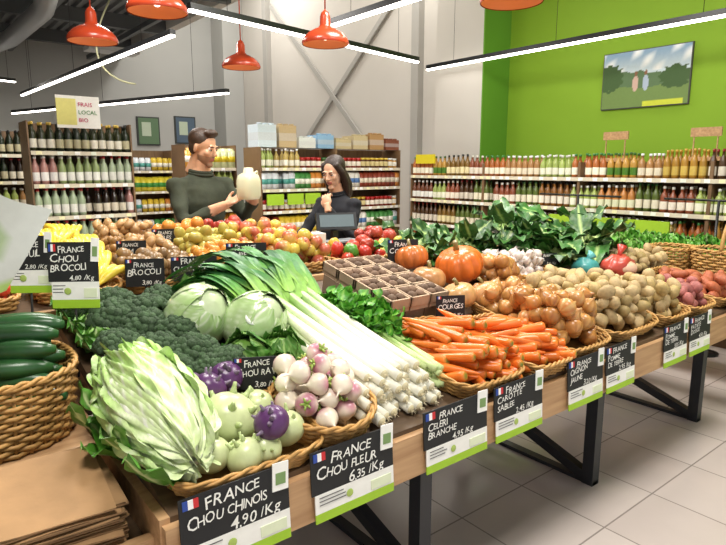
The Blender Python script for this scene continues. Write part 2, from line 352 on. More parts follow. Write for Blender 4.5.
def gondola(M,L,D,shelves,top,prods,pname,seed=0,strip=hx('d8cfb8'),rows=2):
    random.seed(seed); b=MB()
    b.add(box(0,L,D-.03,D,0,top),M,mat=0,smooth=False)
    n=max(1,round(L/1.25))
    for i in range(n+1):
        x=L*i/n; b.add(box(max(0,x-.015),min(L,x+.015) if i<n else L+.001,0.01,D-.03,0,top),M,mat=0,smooth=False)
    b.add(box(0,L,0.0,D-.03,0,.1),M,mat=0,smooth=False)
    for z in shelves:
        b.add(box(.016,L-.016,0.0,D-.03,z-.025,z),M,mat=0,smooth=False)
        b.add(box(.016,L-.016,-.008,0.0,z-.036,z+.004),M,col=strip,mat=1,smooth=False)
        x=.06
        while x<L-.1:
            b.add(box(x,x+.05,-.011,-.008,z-.033,z+.001),M,col=random.choice(H('f4f4f0','f7f0c0','ffffff','e9efe0')),mat=1,smooth=False); x+=random.uniform(.08,.2)
    b.build('shelving_unit',[M_brown,M_card])
    b=MB()
    for z,(tm,sp) in zip(shelves,prods):
        T=tm; x=.05; run=0; ti=0
        while x<L-.05:
            if run<=0: ti=random.randrange(len(T)); run=random.randint(3,6)
            for r in range(rows):
                if random.random()<.96: b.add(T[ti],M@TRS((x,.05+r*sp*1.05,z),(0,0,random.uniform(-.4,.4) if len(T[ti][0])>40 else 0),random.uniform(.97,1.03)),tint=random.uniform(.88,1.08))
            x+=sp; run-=1
    b.build(pname,M_prod); random.seed(seed+5)
oil=[bottle(hx('7a5a22'),hx('e8dcae'),hx('1c1c1c')),bottle(hx('a87c2a'),hx('cfb25a'),hx('b89030')),bottle(hx('4a3018'),hx('d8d0c0'),hx('801818')),bottle(hx('8a5a22'),hx('f0e8d8'),hx('202020')),bottle(hx('5a6a2c'),hx('f0e8d0'),hx('2a5a2a'))]
juice=[bottle(hx('b87a3c'),hx('dfe0c0'),hx('e0e0da'),.25,.036),bottle(hx('8a4a30'),hx('efe6d6'),hx('d8d4c8'),.25,.036),bottle(hx('b98c3c'),hx('4f7d2c'),hx('2f5d22'),.25,.036),bottle(hx('6a3a22'),hx('f0f0ea'),hx('e6e6e0'),.25,.036),bottle(hx('a8602c'),hx('f4f0dc'),hx('3a7a3a'),.25,.036)]
pale=[bottle(hx('9fb05c'),hx('f0f0dc'),hx('d8d8d0'),.24,.036),bottle(hx('b8a058'),hx('f4f0e0'),hx('ececec'),.24,.036),bottle(hx('a87a48'),hx('eadfc8'),hx('e8e8e8'),.24,.036)]
jars=[jar(hx('8a2a14'),hx('f0e8d8'),hx('b02020')),jar(hx('c89030'),hx('f4f0e4'),hx('d8d8d0')),jar(hx('4f5a20'),hx('e8e0c8'),hx('2f5a28')),jar(hx('5a2812'),hx('d8c890'),hx('c8a838'))]
dark=[bottle(hx('22160e'),hx('d8d0bc'),hx('8a2020'),.28,.036),bottle(hx('2c3018'),hx('e6e0d0'),hx('c0a040'),.28,.036),bottle(hx('1b2414'),hx('b8b090'),hx('303030'),.28,.036)]
rose=[bottle(hx('8fa06a'),hx('f0f0e8'),hx('d0d0c8'),.28,.036),bottle(hx('b08078'),hx('f0ece8'),hx('e0e0da'),.28,.036),bottle(hx('a8b898'),hx('e8e8e0'),hx('b03030'),.28,.036)]
cart=[carton(*H('d8b838','f4f0e0')),carton(*H('4a8d45','f0f0e0')),carton(*H('e8e4da','4f78b0')),carton(*H('c88038','f4e8d0')),carton(*H('8a3a28','e8dcc8')),carton(*H('d8dce0','4f9a90'))]
cart2=[carton(*H('d8c838','3f8d3a'),.09,.25),carton(*H('e0a038','f4f0e0'),.09,.25),carton(*H('d8dea8','d8c020'),.09,.25)]
MR=TRS((5.7,6.1,0),(0,0,-PI/2))
gondola(MR,5.2,.42,[.14,.5,.86,1.18,1.5],1.66,[(juice,.09),(juice+pale,.088),(oil+juice+pale,.082),(juice+oil[2:]+pale[:1],.08),(oil+juice+pale,.08)],'bottled_juices_and_oils',17)
for y in (3.15,2.3,1.5):
    b=MB(); b.add(box(5.75,5.98,y-.14,y+.14,1.663,1.70),smooth=False); b.add(box(5.76,5.78,y-.13,y+.13,1.88,1.96),smooth=False)
    for yy in (-.1,.1): b.add(box(5.765,5.775,y+yy-.005,y+yy+.005,1.69,1.9),smooth=False)
    b.build('wooden_aisle_sign',M_wood)
MC=TRS((3.62,6.6,0)); gondola(MC,2.35,.45,[.14,.45,.76,1.05,1.33,1.6],1.86,[(cart,.09),(cart,.09),(cart,.085),(jars,.085),(cart,.083),(jars+pale,.085)],'packaged_groceries',21)
b=MB(); random.seed(4)
for i,x in enumerate(np.arange(3.77,5.9,.3)):
    hh=random.uniform(.12,.24) if i>1 else .28; c=random.choice(H('8fb7d8','d8e6ee','c8b088','e0e4e0')) if i<4 else random.choice(H('b08a5a','c8b890','8a5038'))
    b.add(box(x-.13,x+.13,6.68,6.95,1.862,1.862+hh,c),smooth=False); b.add(box(x-.131,x+.131,6.679,6.951,1.862+hh*.3,1.862+hh*.65,c*.6+.25),smooth=False)
    for k in range(3): b.add(lathe([(.001,0),(.035,0),(.035,.02),(.001,.022)],10,col=c*.8),TRS((x-.085+k*.085,6.73,1.862+hh)))
b.build('stacked_multipacks',M_prod)
gondola(TRS((2.95,7.35,0)),.72,.45,[.14,.45,.76,1.05,1.33,1.6],1.9,[(cart2,.1)]*4+[(pale,.085),(cart2,.1)],'juice_cartons',31)
gondola(TRS((1.06,6.5,0)),.98,.42,[.14,.45,.8,1.12,1.44,1.76],2.05,[(rose,.08)]*2+[(rose,.08),(dark+rose,.08),(rose,.08),(dark,.08)],'wine_bottles',41)
gondola(TRS((-.6,8.2,0)),1.9,.42,[.14,.45,.8,1.12,1.44,1.76],2.05,[(rose,.085)]*2+[(rose,.085),(pale,.085),(dark+rose,.085),(dark,.085)],'far_wine_bottles',42)
gondola(TRS((1.6,10.2,0)),3.4,.42,[.14,.5,.85,1.2,1.55],1.9,[(cart+cart2,.1)]*5,'far_groceries',43,rows=1)
b=MB(); b.add(box(1.32,1.72,6.44,6.46,1.99,2.3,hx('f2f0ea')),smooth=False); b.add(box(1.32,1.5,6.435,6.44,2.02,2.27,hx('e0d880')),smooth=False)
for i,(s,c) in enumerate((('FRAIS','c03060'),('LOCAL','2f7d30'),('BIO','c03060'))): b.add(text(s,.055),TRS((1.515,6.43,2.2-i*.075)),col=hx(c),smooth=False)
b.add(sweep([(1.35,6.6,1.9),(1.35,6.47,2.05)],.008,5,hx('888888'))); b.add(sweep([(1.69,6.6,1.9),(1.69,6.47,2.05)],.008,5,hx('888888'))); b.build('shelf_top_sign',M_card)
LIME=hx('9fc82c')
for (y0,y1,z0,z1) in ((2.5,2.92,.88,1.1),(2.96,3.38,.88,1.1),(3.42,3.8,.88,1.1)):
    simple('lime_shelf_panel',box(5.655,5.68,y0,y1,z0,z1,LIME),M_card)
for x in (3.68,3.98,4.25): simple('lime_shelf_panel',box(x,x+.24,6.56,6.58,1.13,1.27,LIME),M_card)
simple('lime_shelf_panel',box(5.66,5.685,5.6,5.95,1.66,1.78,hx('d8c820')),M_card)

# ---------------------------------------------------------------- produce stand
def slab(x0,x1,y0,y1,th=.04):
    a=surf(y0); c=surf(y1-1e-6)
    V=np.array([[x0,y0,a-th],[x1,y0,a-th],[x1,y1,c-th],[x0,y1,c-th],[x0,y0,a],[x1,y0,a],[x1,y1,c],[x0,y1,c]]); return V,BF,None
b=MB()
b.add(slab(.42,4.2,1.25,2.4),mat=1,smooth=False); b.add(slab(-.9,2.0,2.401,3.62),mat=1,smooth=False); b.add(slab(2.0,2.75,2.401,3.2),mat=1,smooth=False); b.add(slab(-.9,1.32,3.62,4.15),mat=1,smooth=False)
b.add(box(.40,4.2,1.225,1.25,.645,.785),smooth=False)
b.add(box(.395,.42,1.25,2.4,.62,.80),smooth=False); b.add(box(4.18,4.2,1.25,2.4,.62,.80),smooth=False)
b.add(box(-.9,.395,1.30,1.33,.60,.73),smooth=False); b.add(box(-.9,.395,1.33,2.4,.66,.70),mat=1,smooth=False)
b.add(box(-.9,2.75,2.38,2.41,.7,1.075),smooth=False); b.add(box(2.75,4.2,2.38,2.41,.7,1.05),smooth=False)
for x in (-.6,.55,1.43,2.65,3.88):
    y0=1.42
    b.add(box(x-.03,x+.03,y0,y0+.06,0,.64),mat=2,smooth=False); b.add(beam((x,y0+.04,.03),(x,2.9,.5),.05,.05),mat=2,smooth=False)
    b.add(box(x-.03,x+.03,2.28,2.34,0,.95),mat=2,smooth=False); b.add(box(x-.028,x+.028,y0,2.34,.6,.645),mat=2,smooth=False); b.add(box(x-.025,x+.025,y0,2.9,0,.02),mat=2,smooth=False)
    if x<2.0: b.add(box(x-.03,x+.03,3.1,3.16,0,1.0),mat=2,smooth=False)
b.add(box(-.8,4.1,2.29,2.33,.55,.6),mat=2,smooth=False)
b.add(box(-.85,1.95,3.58,3.61,.15,1.02),mat=1,smooth=False); b.add(box(2.0,2.7,3.17,3.19,.15,1.02),mat=1,smooth=False)
b.build('produce_display_stand',[M_wood,M_deck,M_steel])

# price tags -------------------------------------------------
CH=hx('eeeee8'); BK=hx('15171a')
def tag(x,y,z,w,h,lines,rotz=0,tl=-.06,full=True,price='2,50',name='chalkboard_price_tag',stick=0):
    b=MB(); M=TRS((x,y,z),(tl,0,rotz))
    b.add(box(-w/2,w/2,0,.004,h*.40 if full else 0,h,BK),M,smooth=False)
    if full:
        b.add(box(-w/2+.01,w/2,0,.004,h*.13,h*.40,hx('f1f1ec')),M,smooth=False); b.add(box(-w/2+.01,w/2,0,.0045,0,h*.13,LIME),M,smooth=False)
        b.add(box(w*.2,w*.46,-.002,0,h*.16,h*.3,hx('dfe8c8')),M,smooth=False); b.add(ellip(.012,.001,.012,10,6),M@TRS((-.02,-.002,h*.26)),col=hx('a8c060'))
        for i in range(3): b.add(box(-w*.42,-w*.42+w*random.uniform(.2,.32),-.0015,0,h*(.34-i*.05),h*(.35-i*.05),hx('555555')),M,smooth=False)
        b.add(box(w*.30,w*.46,-.004,-.001,h*.72,h*1.08,hx('f4f4f0')),M@TRS((0,0,0),(0,.06,0)),smooth=False); b.add(box(w*.33,w*.43,-.005,-.004,h*.8,h*.95,hx('7a9a60')),M@TRS((0,0,0),(0,.06,0)),smooth=False)
    f=w*.045
    for i,c in enumerate(H('2a4aa0','f4f4f4','cc2a30')): b.add(box(-w*.47+f*i,-w*.47+f*(i+1),-.002,0,h*.86,h*.97,c),M,smooth=False)
    bot=.40 if full else .05; n=len(lines)+1; sp=h*(.95-bot)/n; cz=h*.95
    for i,s in enumerate(lines):
        T=scribble(s); wd=T[0][:,0].max()-T[0][:,0].min(); lim=w*(.52 if i==0 else (.72 if full else .88)); sz=min(sp*1.05,lim/wd)
        cz-=sp; b.add(T,M@TRS((-w*.28 if i==0 else -w*.45,-.0025,cz+sp*.14),(0,random.uniform(-.08,.0),0),(sz,sz,min(sz*1.2,sp*1.05))),col=CH,smooth=False)
    T=scribble(price+' /Kg'); b.add(T,M@TRS((-w*.08,-.0025,h*(bot+.02)),(0,-.04,0),min(sp*1.0,w*.5/(T[0][:,0].max()))),col=CH,smooth=False)
    if stick: b.add(sweep([(0,.008,h*.5),(0,.008,-stick)],.004,6,hx('202020')),M)
    return b.build(name,M_card)
T8=[(.43,.72,['FRANCE','CHOU CHINOIS'],'4,90'),(.79,1.08,['FRANCE','CHOU FLEUR'],'6,35'),(1.21,1.51,['FRANCE','CELERI','BRANCHE'],'4,95'),(1.55,1.83,['FRANCE','CAROTTE','SABLEE'],'2,45'),(2.0,2.26,['FRANCE','OIGNON','JAUNE'],'3,20'),(2.285,2.53,['FRANCE','POMME','DE TERRE'],'2,95'),(2.81,3.06,['FRANCE','POMME','DE TERRE'],'3,05'),(3.09,3.34,['FRANCE','PATATE','DOUCE'],'4,50'),(3.6,3.85,['FRANCE','BETTERAVE'],'3,50')]
for a,c,l,p in T8: tag((a+c)/2,1.208,.645,c-a,.205,l,price=p)
for (x,y,z,w,h,l,r) in ((.815,1.54,.93,.15,.10,['FRANCE','CHOU RAVE'],-.5),(1.28,2.5,1.13,.19,.12,['FRANCE','POIREAUX'],-.5),(1.02,2.5,1.10,.2,.11,['FRANCE','CHOU POINTU'],-.4),(.80,2.5,1.10,.16,.12,['FRANCE','BROCOLI'],-.5),
      (2.07,2.26,1.11,.17,.12,['FRANCE','COURGE'],-.4),(1.84,1.70,.955,.13,.1,['FRANCE','COURGES'],-.5),(2.95,1.97,1.04,.12,.07,['FRANCE','AIL'],-.4),(1.75,3.3,1.16,.15,.1,['FRANCE','POMMES'],-.4),(.88,2.93,1.15,.14,.1,['FRANCE','KIWI'],-.5),(1.18,3.28,1.16,.15,.1,['FRANCE','POIRES'],-.4)):
    tag(x,y,z,w,h,l,rotz=r,full=False,price='3,80',name='small_chalk_sign',stick=.09)
tag(.44,2.13,1.13,.165,.225,['FRANCE','CHOU','BROCOLI'],rotz=-.6,tl=-.1,name='tall_chalk_sign',stick=.24,price='4,80')
tag(.335,2.29,1.17,.15,.2,['FRANCE','FENOUIL'],rotz=-.6,tl=-.1,name='tall_chalk_sign',stick=.24,price='2,80')
b=MB(); A0=np.array((-.06,1.86,1.66)); A1=np.array((-.06,1.88,1.22)); B0=np.array((.325,1.73,1.485)); B1=np.array((.205,1.78,1.275))
s_=np.linspace(0,1,16)[:,None,None]; r_=np.linspace(0,1,12)[None,:,None]
P=(A0*(1-s_)+B0*s_)*(1-r_)+(A1*(1-s_)+B1*s_)*r_; P[...,1]+=.012*np.sin(s_[...,0]*9+r_[...,0]*3); P[...,2]+=.006*np.sin(s_[...,0]*14)
C=np.tile(hx('c6cbc5'),(16,12,1)); ss=s_[...,0]+0*r_[...,0]; rr=r_[...,0]+0*ss
C[(((ss-.7)/.12)**2+((rr-.45)/.22)**2<1)]=hx('a4b890'); C[(rr>.9)]=hx('a8c870')
b.add((P.reshape(-1,3),qf(16,12,False),C.reshape(-1,3)))
b.add(lathe([(.001,0),(.055,0),(.055,.42),(.001,.42)],20,col=hx('e4e6e2')),TRS((-.10,1.9,1.23))); b.add(sweep([(-.10,1.9,.70),(-.10,1.9,1.7)],.012,8,hx('303030')))
b.build('plastic_bag_roll_dispenser',M_card)

# ---------------------------------------------------------------- produce templates
def tpotato(c): 
    a=random.uniform(.034,.046); return ellip(a,a*.75,a*.7,14,10,col=hx(c)*random.uniform(.85,1.1),warp=lump(.1))
potT=[tpotato('c2a878') for _ in range(6)]+[tpotato('ae9660') for _ in range(2)]; rpotT=[tpotato('a25e58') for _ in range(6)]
def tonion(c1,c2,r=.038,s=6):
    pr=[(.001,-r*.9),(r*.2,-r*.88),(r*.62,-r*.72),(r*.93,-r*.3),(r,0),(r*.95,r*.28),(r*.72,r*.62),(r*.38,r*.85),(r*.16,r*1.1),(r*.12,r*1.3),(r*.02,r*1.4)]
    ph=random.uniform(0,6)
    return lathe(pr,20,cf=lambda T,TH:mixc(hx(c1),hx(c2),np.clip(.35+.3*np.sin(TH*s+ph)+.25*np.sin(TH*13)+.3*(T>.8),0,1)))
onT=[tonion(a,c) for a,c in (('c08848','945a30'),('c99858','a06a34'),('be7c40','cfae74'),('c08a50','96602c'))]
garT=[tonion('e8e0d4','b8a0a0',.028,5) for _ in range(3)]
def tturnip():
    r=random.uniform(.031,.038)
    pr=[(.001,-r*1.7),(r*.06,-r*1.4),(r*.12,-r*1.05),(r*.45,-r*.8),(r*.85,-r*.4),(r,0),(r*.96,r*.3),(r*.75,r*.6),(r*.4,r*.75),(r*.15,r*.78),(.001,r*.72)]
    ph=random.uniform(0,6)
    V,F,C=lathe(pr,20,cf=lambda T,TH:mixc(hx('ece0cc'),hx('b0587c'),np.clip(.85*sst(.42,.78,T+.09*np.sin(TH*3+ph)),0,1)))
    b=MB(); b.add((V,F,C))
    for k in range(5):
        a=k*1.3; b.add(sweep([(0,0,r*.65),(math.cos(a)*.008,math.sin(a)*.008,r*.95),(math.cos(a)*.016,math.sin(a)*.016,r*1.1)],[.005,.004,.003],5,hx('9db558')))
    return np.concatenate(b.V),b.F,np.concatenate(b.C)
turT=[tturnip() for _ in range(5)]
def tcarrot():
    L=random.uniform(.16,.22); r=random.uniform(.016,.022); k=random.uniform(-.015,.015)
    t=np.array([0,.01,.04,.12,.3,.5,.7,.86,.95,1]); R=r*np.array([.3,.75,1,1,.95,.86,.7,.48,.25,.03])
    P=np.stack([k*np.sin(t*3),(t-.5)*L,k*.5*np.cos(t*4)],-1); C=[hx('e07428')*(.88+.2*random.random()) for _ in t]; C[0]=hx('7a7a30'); C[1]=hx('c07828')
    return sweep(P,R,10,C)
carT=[tcarrot() for _ in range(8)]
def tapple(c1,c2,r=.038):
    pr=[(.001,-r*.78),(r*.3,-r*.9),(r*.7,-r*.7),(r*.95,-r*.2),(r,.15*r),(r*.88,r*.6),(r*.5,r*.85),(r*.2,r*.78),(.001,r*.6)]
    ph=random.uniform(0,6)
    V,F,C=lathe(pr,14,cf=lambda T,TH:mixc(hx(c1),hx(c2),np.clip(.5+.6*np.sin(TH+ph)+.1*np.sin(TH*9),0,1)))
    b=MB(); b.add((V,F,C)); b.add(sweep([(0,0,r*.6),(.003,0,r*1.1)],.0018,4,hx('4a3418'))); return np.concatenate(b.V),b.F,np.concatenate(b.C)
def sph(c,r,k=.03): return ellip(r,r,r*.95,14,10,col=hx(c),warp=lump(k))
def pile(name,T,mat_,n,r,x0,x1,y0,y1,base=None,rot=PI,fl=.9,round_=False,lift=.015):
    b=MB(); base=base or (lambda x,y:surf(y)+lift)
    for p in drop(n,r,x0,x1,y0,y1,base,round_=round_,fl=fl):
        b.add(random.choice(T),TRS(p,RR(rot),random.uniform(.9,1.12)),tint=random.uniform(.85,1.12))
    return b.build(name,mat_)

wicker(2.24,1.55,.17,.27,.06,p=5); pile('onion_pile',onT,M_wax,86,.036,2.11,2.38,1.32,1.8,rot=1.2)
wicker(2.66,1.58,.22,.29,.06,p=5); pile('potato_pile',potT,M_root,165,.034,2.47,2.86,1.33,1.84)
wicker(3.06,1.48,.15,.2,.06,p=5); pile('potato_pile',potT,M_root,58,.034,2.95,3.18,1.32,1.62)
wicker(3.38,1.48,.14,.2,.06,p=5); pile('red_potato_pile',rpotT,M_root,42,.032,3.28,3.5,1.31,1.62)
wicker(3.75,1.5,.17,.22,.06,p=5); pile('sweet_potato_pile',[ellip(.03,.055,.03,12,9,col=hx('a85a38'),warp=lump(.12)) for _ in range(4)],M_root,34,.035,3.62,3.88,1.33,1.68)
wicker(2.72,2.06,.2,.13,.07,p=4); pile('garlic_pile',garT,M_wax,85,.027,2.56,2.9,1.97,2.16,rot=1.2)
pile('onion_pile',onT,M_wax,26,.034,2.42,2.55,1.88,2.12,rot=1.2)
pile('potato_pile',potT,M_root,50,.034,3.52,4.1,1.8,2.1)
def carrots(x0,x1,y0,y1,layers,ang):
    b=MB()
    for l in range(layers):
        sh=l*.016; xs=np.arange(x0+sh,x1-sh,.034)
        for yy in np.arange(y0+.08+sh,y1-.06-sh,.115):
            for x in xs:
                y=yy+random.uniform(-.035,.035); a=ang+random.gauss(0,.3)+(PI if random.random()<.15 else 0)
                b.add(random.choice(carT),TRS((x+random.uniform(-.008,.008),y,surf(y)+.04+l*.03+random.uniform(-.004,.006)),(TILT*math.cos(a)+random.gauss(0,.07),random.uniform(-3,3),a),random.uniform(.9,1.1)),tint=random.uniform(.82,1.12))
    return b.build('carrot_pile',M_wax)
wicker(1.61,1.5,.17,.23,.06,p=5); carrots(1.47,1.78,1.27,1.71,4,.3)
wicker(1.94,1.45,.13,.2,.06,p=5); carrots(1.84,2.06,1.27,1.66,3,.8)
wicker(.95,1.41,.14,.14,.075,p=2,flare=1.15); pile('turnip_pile',turT,M_wax,27,.038,.835,1.065,1.30,1.52,round_=True,rot=1.7,lift=.03)
wicker(.66,1.40,.2,.14,.05,p=5,rt=.006)
def kohl(b,x,y,z,r,c,cs,rot=(0,0,0),leafc=None,lm=.5):
    M=TRS((x,y,z),rot,r); 
    b.add(ellip(1,1,.88,24,16,col=hx(c),warp=lump(.04)),M)
    for k in range(7):
        a=k*2.4; e=random.uniform(.3,1.2); d=np.array([math.cos(a)*math.cos(e),math.sin(a)*math.cos(e),math.sin(e)]); ln=random.uniform(.06,lm)
        b.add(sweep([d*.8,d*1.0,d*(1.02+ln*.5)+np.array([0,0,.05]),d*(1.02+ln)+np.array([0,0,.1])],[.2,.11,.08,.07],7,hx(cs)),M)
        if leafc and k%2==0: b.add(leaf(1.3,.45,seed=k,cl=hx(leafc),cr=hx(cs),curl=.8,ruf=.08),M@TRS(tuple(d*(1.0+ln)),(e,0,a-PI/2)))
b=MB()
for x,y,r,dz in ((.665,1.43,.078,.075),(.56,1.34,.055,.055),(.79,1.34,.055,.06),(.64,1.30,.052,.05),(.76,1.46,.055,.065),(.70,1.30,.045,.055),(.57,1.44,.055,.07)): kohl(b,x,y,surf(y)+dz,r,'c2cc98','b0c084',(random.uniform(-.6,.6),random.uniform(-.6,.6),random.uniform(0,6)),lm=.2)
b.build('kohlrabi_pile',M_wax)
b=MB()
for x,y,r,dz in ((.722,1.30,.048,.12),(.66,1.55,.05,.10),(.73,1.585,.05,.10),(.61,1.58,.045,.10)): kohl(b,x,y,surf(y)+dz,r,'563060','7a6a80',(random.uniform(.4,1.2),random.uniform(-.8,.8),random.uniform(0,6)),'46643a' if dz<.095 else None,lm=.3)
b.build('purple_kohlrabi_pile',M_wax)

# cabbages
def cabbage(b,M,r,sc,c1,c2,crib,n=9,ruf=.03,open_=.1,W=1.15,ribw=.08,nv=22,nu=17,top=.12,rfr=14):
    for k in range(n):
        ph0=k*2.399+random.uniform(-.2,.2); lay=k/n
        v=np.linspace(0,1,nv)[:,None]; u=np.linspace(-1,1,nu)[None,:]
        th=PI*(.97-(.97-top-.1*(1-lay)*random.random())*v)
        wd=W*np.sin(np.clip(v*.86+.1,0,1)*PI)**.5
        ph=ph0+u*wd
        R=1+.03*lay+open_*lay*(np.abs(u)**3*.8+v**6*1.2)+ruf*(np.abs(u)**2+v**4)*np.sin(u*rfr+v*(rfr+3)+k)*(.3+lay)
        R=R-.012*np.exp(-(u/.06)**2)+.012*np.sin((v*1.0-np.abs(u)*.35)*34+k)*(1-np.abs(u))
        s=np.sin(th)+.02; V=np.stack([R*s*np.cos(ph),R*s*np.sin(ph),R*np.cos(th)+0*u],-1).reshape(-1,3)*np.array(sc)*r
        rb=np.exp(-(np.abs(u)/(ribw*(1.5-v)))**2); vein=np.clip(np.sin((v-np.abs(u)*.35)*34+k)-.6,0,1)*1.9*(1-np.abs(u)*.5)
        C=mixc(mixc(c1,c2,np.clip(v*.9*(.4+.6*np.abs(u))+.25*lay,0,1)),crib,np.clip(rb+vein,0,1))
        b.add((V,qf(nv,nu,False),C.reshape(-1,3)),M)
    b.add(ellip(sc[0]*r*.97,sc[1]*r*.97,sc[2]*r*.97,20,14,col=c1*.8),M)
random.seed(12)
for x,y,r,rot in ((.81,1.97,.112,(.9,.3,0)),(.97,1.85,.108,(.7,-.4,1))):
    b=MB(); M=TRS((x,y,surf(y)+.115),rot); cabbage(b,M,r,(1,1,1.1),hx('ccdcb0'),hx('9fc078'),hx('ecf0dc'),n=10,ruf=.012,open_=.05)
    b.add(ellip(.028,.028,.004,14,6,col=hx('f4f4f0')),TRS((x-.05,y-.085,surf(y)+.16),(.9,-.3,0)),mat=1); b.build('wrapped_white_cabbage',[M_wrap,M_card])
for x,y,r in ((.93,2.17,.1),(.97,1.67,.07),(.86,1.70,.075),(1.04,2.1,.08),(.92,1.58,.055)):
    b=MB(); cabbage(b,TRS((x,y,surf(y)+.075),RR(.6)),r,(1,1,.95),hx('6f9c40'),hx('3f7428'),hx('a9c878'),n=11,ruf=.05,open_=.3); b.build('savoy_cabbage',M_leaf)
b=MB()
cabbage(b,TRS((.485,1.49,surf(1.49)+.115),(-(PI/2-TILT-.06),0,0.05)),.108,(1,1,1.95),hx('e6eec4'),hx('98c456'),hx('fafaf0'),n=15,ruf=.085,open_=.26,W=.85,ribw=.2,nv=56,nu=33,top=.1,rfr=22)
b.build('napa_cabbage',M_leaf)
b=MB()
for k in range(9):
    b.add(leaf(random.uniform(.15,.22),.06,seed=k,ruf=.015,cl=hx('4f8a2a'),cr=hx('d0e0a0'),curl=random.uniform(.3,1)),TRS((.46+random.uniform(-.06,.05),1.33+k*.05,.83),(random.uniform(.1,.9),0,random.uniform(.6,2.4))))
b.build('loose_cabbage_leaves',M_leaf)
def broc(b,M,r):
    for k in range(70):
        z=1-(k+.5)/70*1.15; a=k*2.3999; q=math.sqrt(max(0,1-z*z)); s=random.uniform(.16,.24)
        p=np.array([q*math.cos(a),q*math.sin(a),z*.75])*.86*random.uniform(.95,1.05)
        b.add(ellip(s,s,s,9,7,col=hx('3e5636')*random.uniform(.7,1.2),warp=lump(.15,6)),M@TRS(tuple(p*r),(0,0,a),r))
    b.add(ellip(.75*r,.75*r,.55*r,12,8,col=hx('2f4a24')),M)
    b.add(sweep([(0,0,-r*.1),(0,0,-r*.6),(0,0,-r*1.0)],[r*.4,r*.25,r*.28],10,hx('8fae62')),M,mat=1)
    for k in range(4):
        a=k*1.6; b.add(sweep([(0,0,-r*.8),(math.cos(a)*r*.4,math.sin(a)*r*.4,-r*.3),(math.cos(a)*r*.6,math.sin(a)*r*.6,0)],[r*.12,r*.12,r*.14],7,hx('86a85c')),M,mat=1)
b=MB(); random.seed(3)
for x,y,dz,r in ((.52,1.92,.075,.08),(.61,1.84,.08,.085),(.70,1.76,.09,.085),(.62,2.0,.09,.085),(.70,1.9,.10,.075),(.55,2.1,.085,.09),(.67,2.1,.09,.085),(.60,2.22,.08,.085),(.5,2.24,.07,.08),(.74,2.2,.08,.08),(.62,1.71,.08,.075),(.79,1.67,.09,.07),(.71,1.67,.08,.065)):
    broc(b,TRS((x,y,surf(y)+dz),(random.uniform(.1,.7),random.uniform(-.4,.3),random.uniform(0,6))),r)
b.build('broccoli_pile',[M_broc,M_wax])
def lettuce(b,M,r,c1,c2,n=16,ruf=.02):
    for k in range(n):
        a=k*2.4; f=k/n; L=r*(1.5-.5*f)
        b.add(leaf(L,r*.62,nu=7,nv=8,curl=.5+.9*f,ruf=ruf*r/.1,fold=.35,cl=mixc(hx(c1),hx(c2),f),cr=hx('d6e6a8'),rib=.1,seed=k,fr=14),M@TRS((0,0,0),(1.35-1.1*(1-f)*1.0,0,a)))
b=MB(); random.seed(5)
for x,y in ((.47,2.34),(.48,2.14),(.47,2.25),(.48,2.03),(.58,2.33)): lettuce(b,TRS((x,y,surf(y)+.02)),.075,'3f7d28','7fb048')
b.build('leafy_greens',M_leaf)

# leeks
b=MB(); random.seed(9)
for l in range(4):
    n=10-l
    for i in range(n):
        x0=1.06+(i+.5*l)*.034+random.uniform(-.006,.006); r=random.uniform(.014,.019); z0=.026+l*.029+random.uniform(-.003,.004); y0=1.285+random.uniform(0,.05)+l*.018; bend=random.uniform(-.05,.02)
        t=np.linspace(0,1,9); ys=y0+.66*t
        P=[(x0+bend*tt*tt-.05*tt,y,surf(y)+z0+.05*tt*tt) for y,tt in zip(ys,t)]
        C=[np.array(mixc(hx('ece9d6'),hx('86b450'),sst(.3,1,tt))).reshape(3) for tt in t]
        b.add(sweep(P,r*(1+.22*t),12,C),mat=0)
        b.add(ellip(r*.85,.008,r*.85,12,6,col=hx('cfc4a0')),TRS((x0,y0,surf(y0)+z0)))
        for k in range(8): b.add(sweep([(x0,y0-.004,surf(y0)+z0),(x0+random.uniform(-.012,.012),y0-.018,surf(y0)+z0-random.uniform(-.004,.014))],.001,4,hx('d8ccaa')))
        e=P[-1]; green=mixc(hx('4a8a3a'),hx('2c6236'),random.random())
        for k in range(6):
            a0=(k-2.5)*.15+random.uniform(-.14,.14)-.16; Ls=random.uniform(.36,.54); W=random.uniform(.018,.026); lift=random.uniform(.2,.75)
            v=np.linspace(0,1,12)[:,None]; u=np.linspace(-1,1,5)[None,:]
            yy=-.08+Ls*v*math.cos(a0)*(.85); xx=e[0]+Ls*v*math.sin(a0)*1.1+u*W*(1-.8*v**3); zz=e[2]-.005+Ls*v*.18+lift*v*(1-v)*.55+.4*np.abs(u)*W*(1-v)-.05*v**3
            V=np.stack([xx+0*u,e[1]+yy+0*u,zz+0*u],-1).reshape(-1,3)
            C=mixc(hx('8fbb55'),green,sst(0,.35,v)+0*u)*(1+.2*np.abs(u)-.12*np.cos(u*18))[...,None]
            b.add((V,qf(12,5,False),C.reshape(-1,3)),mat=1)
b.build('leek_bunch',[M_wax,M_leaf])
b=MB(); random.seed(10)
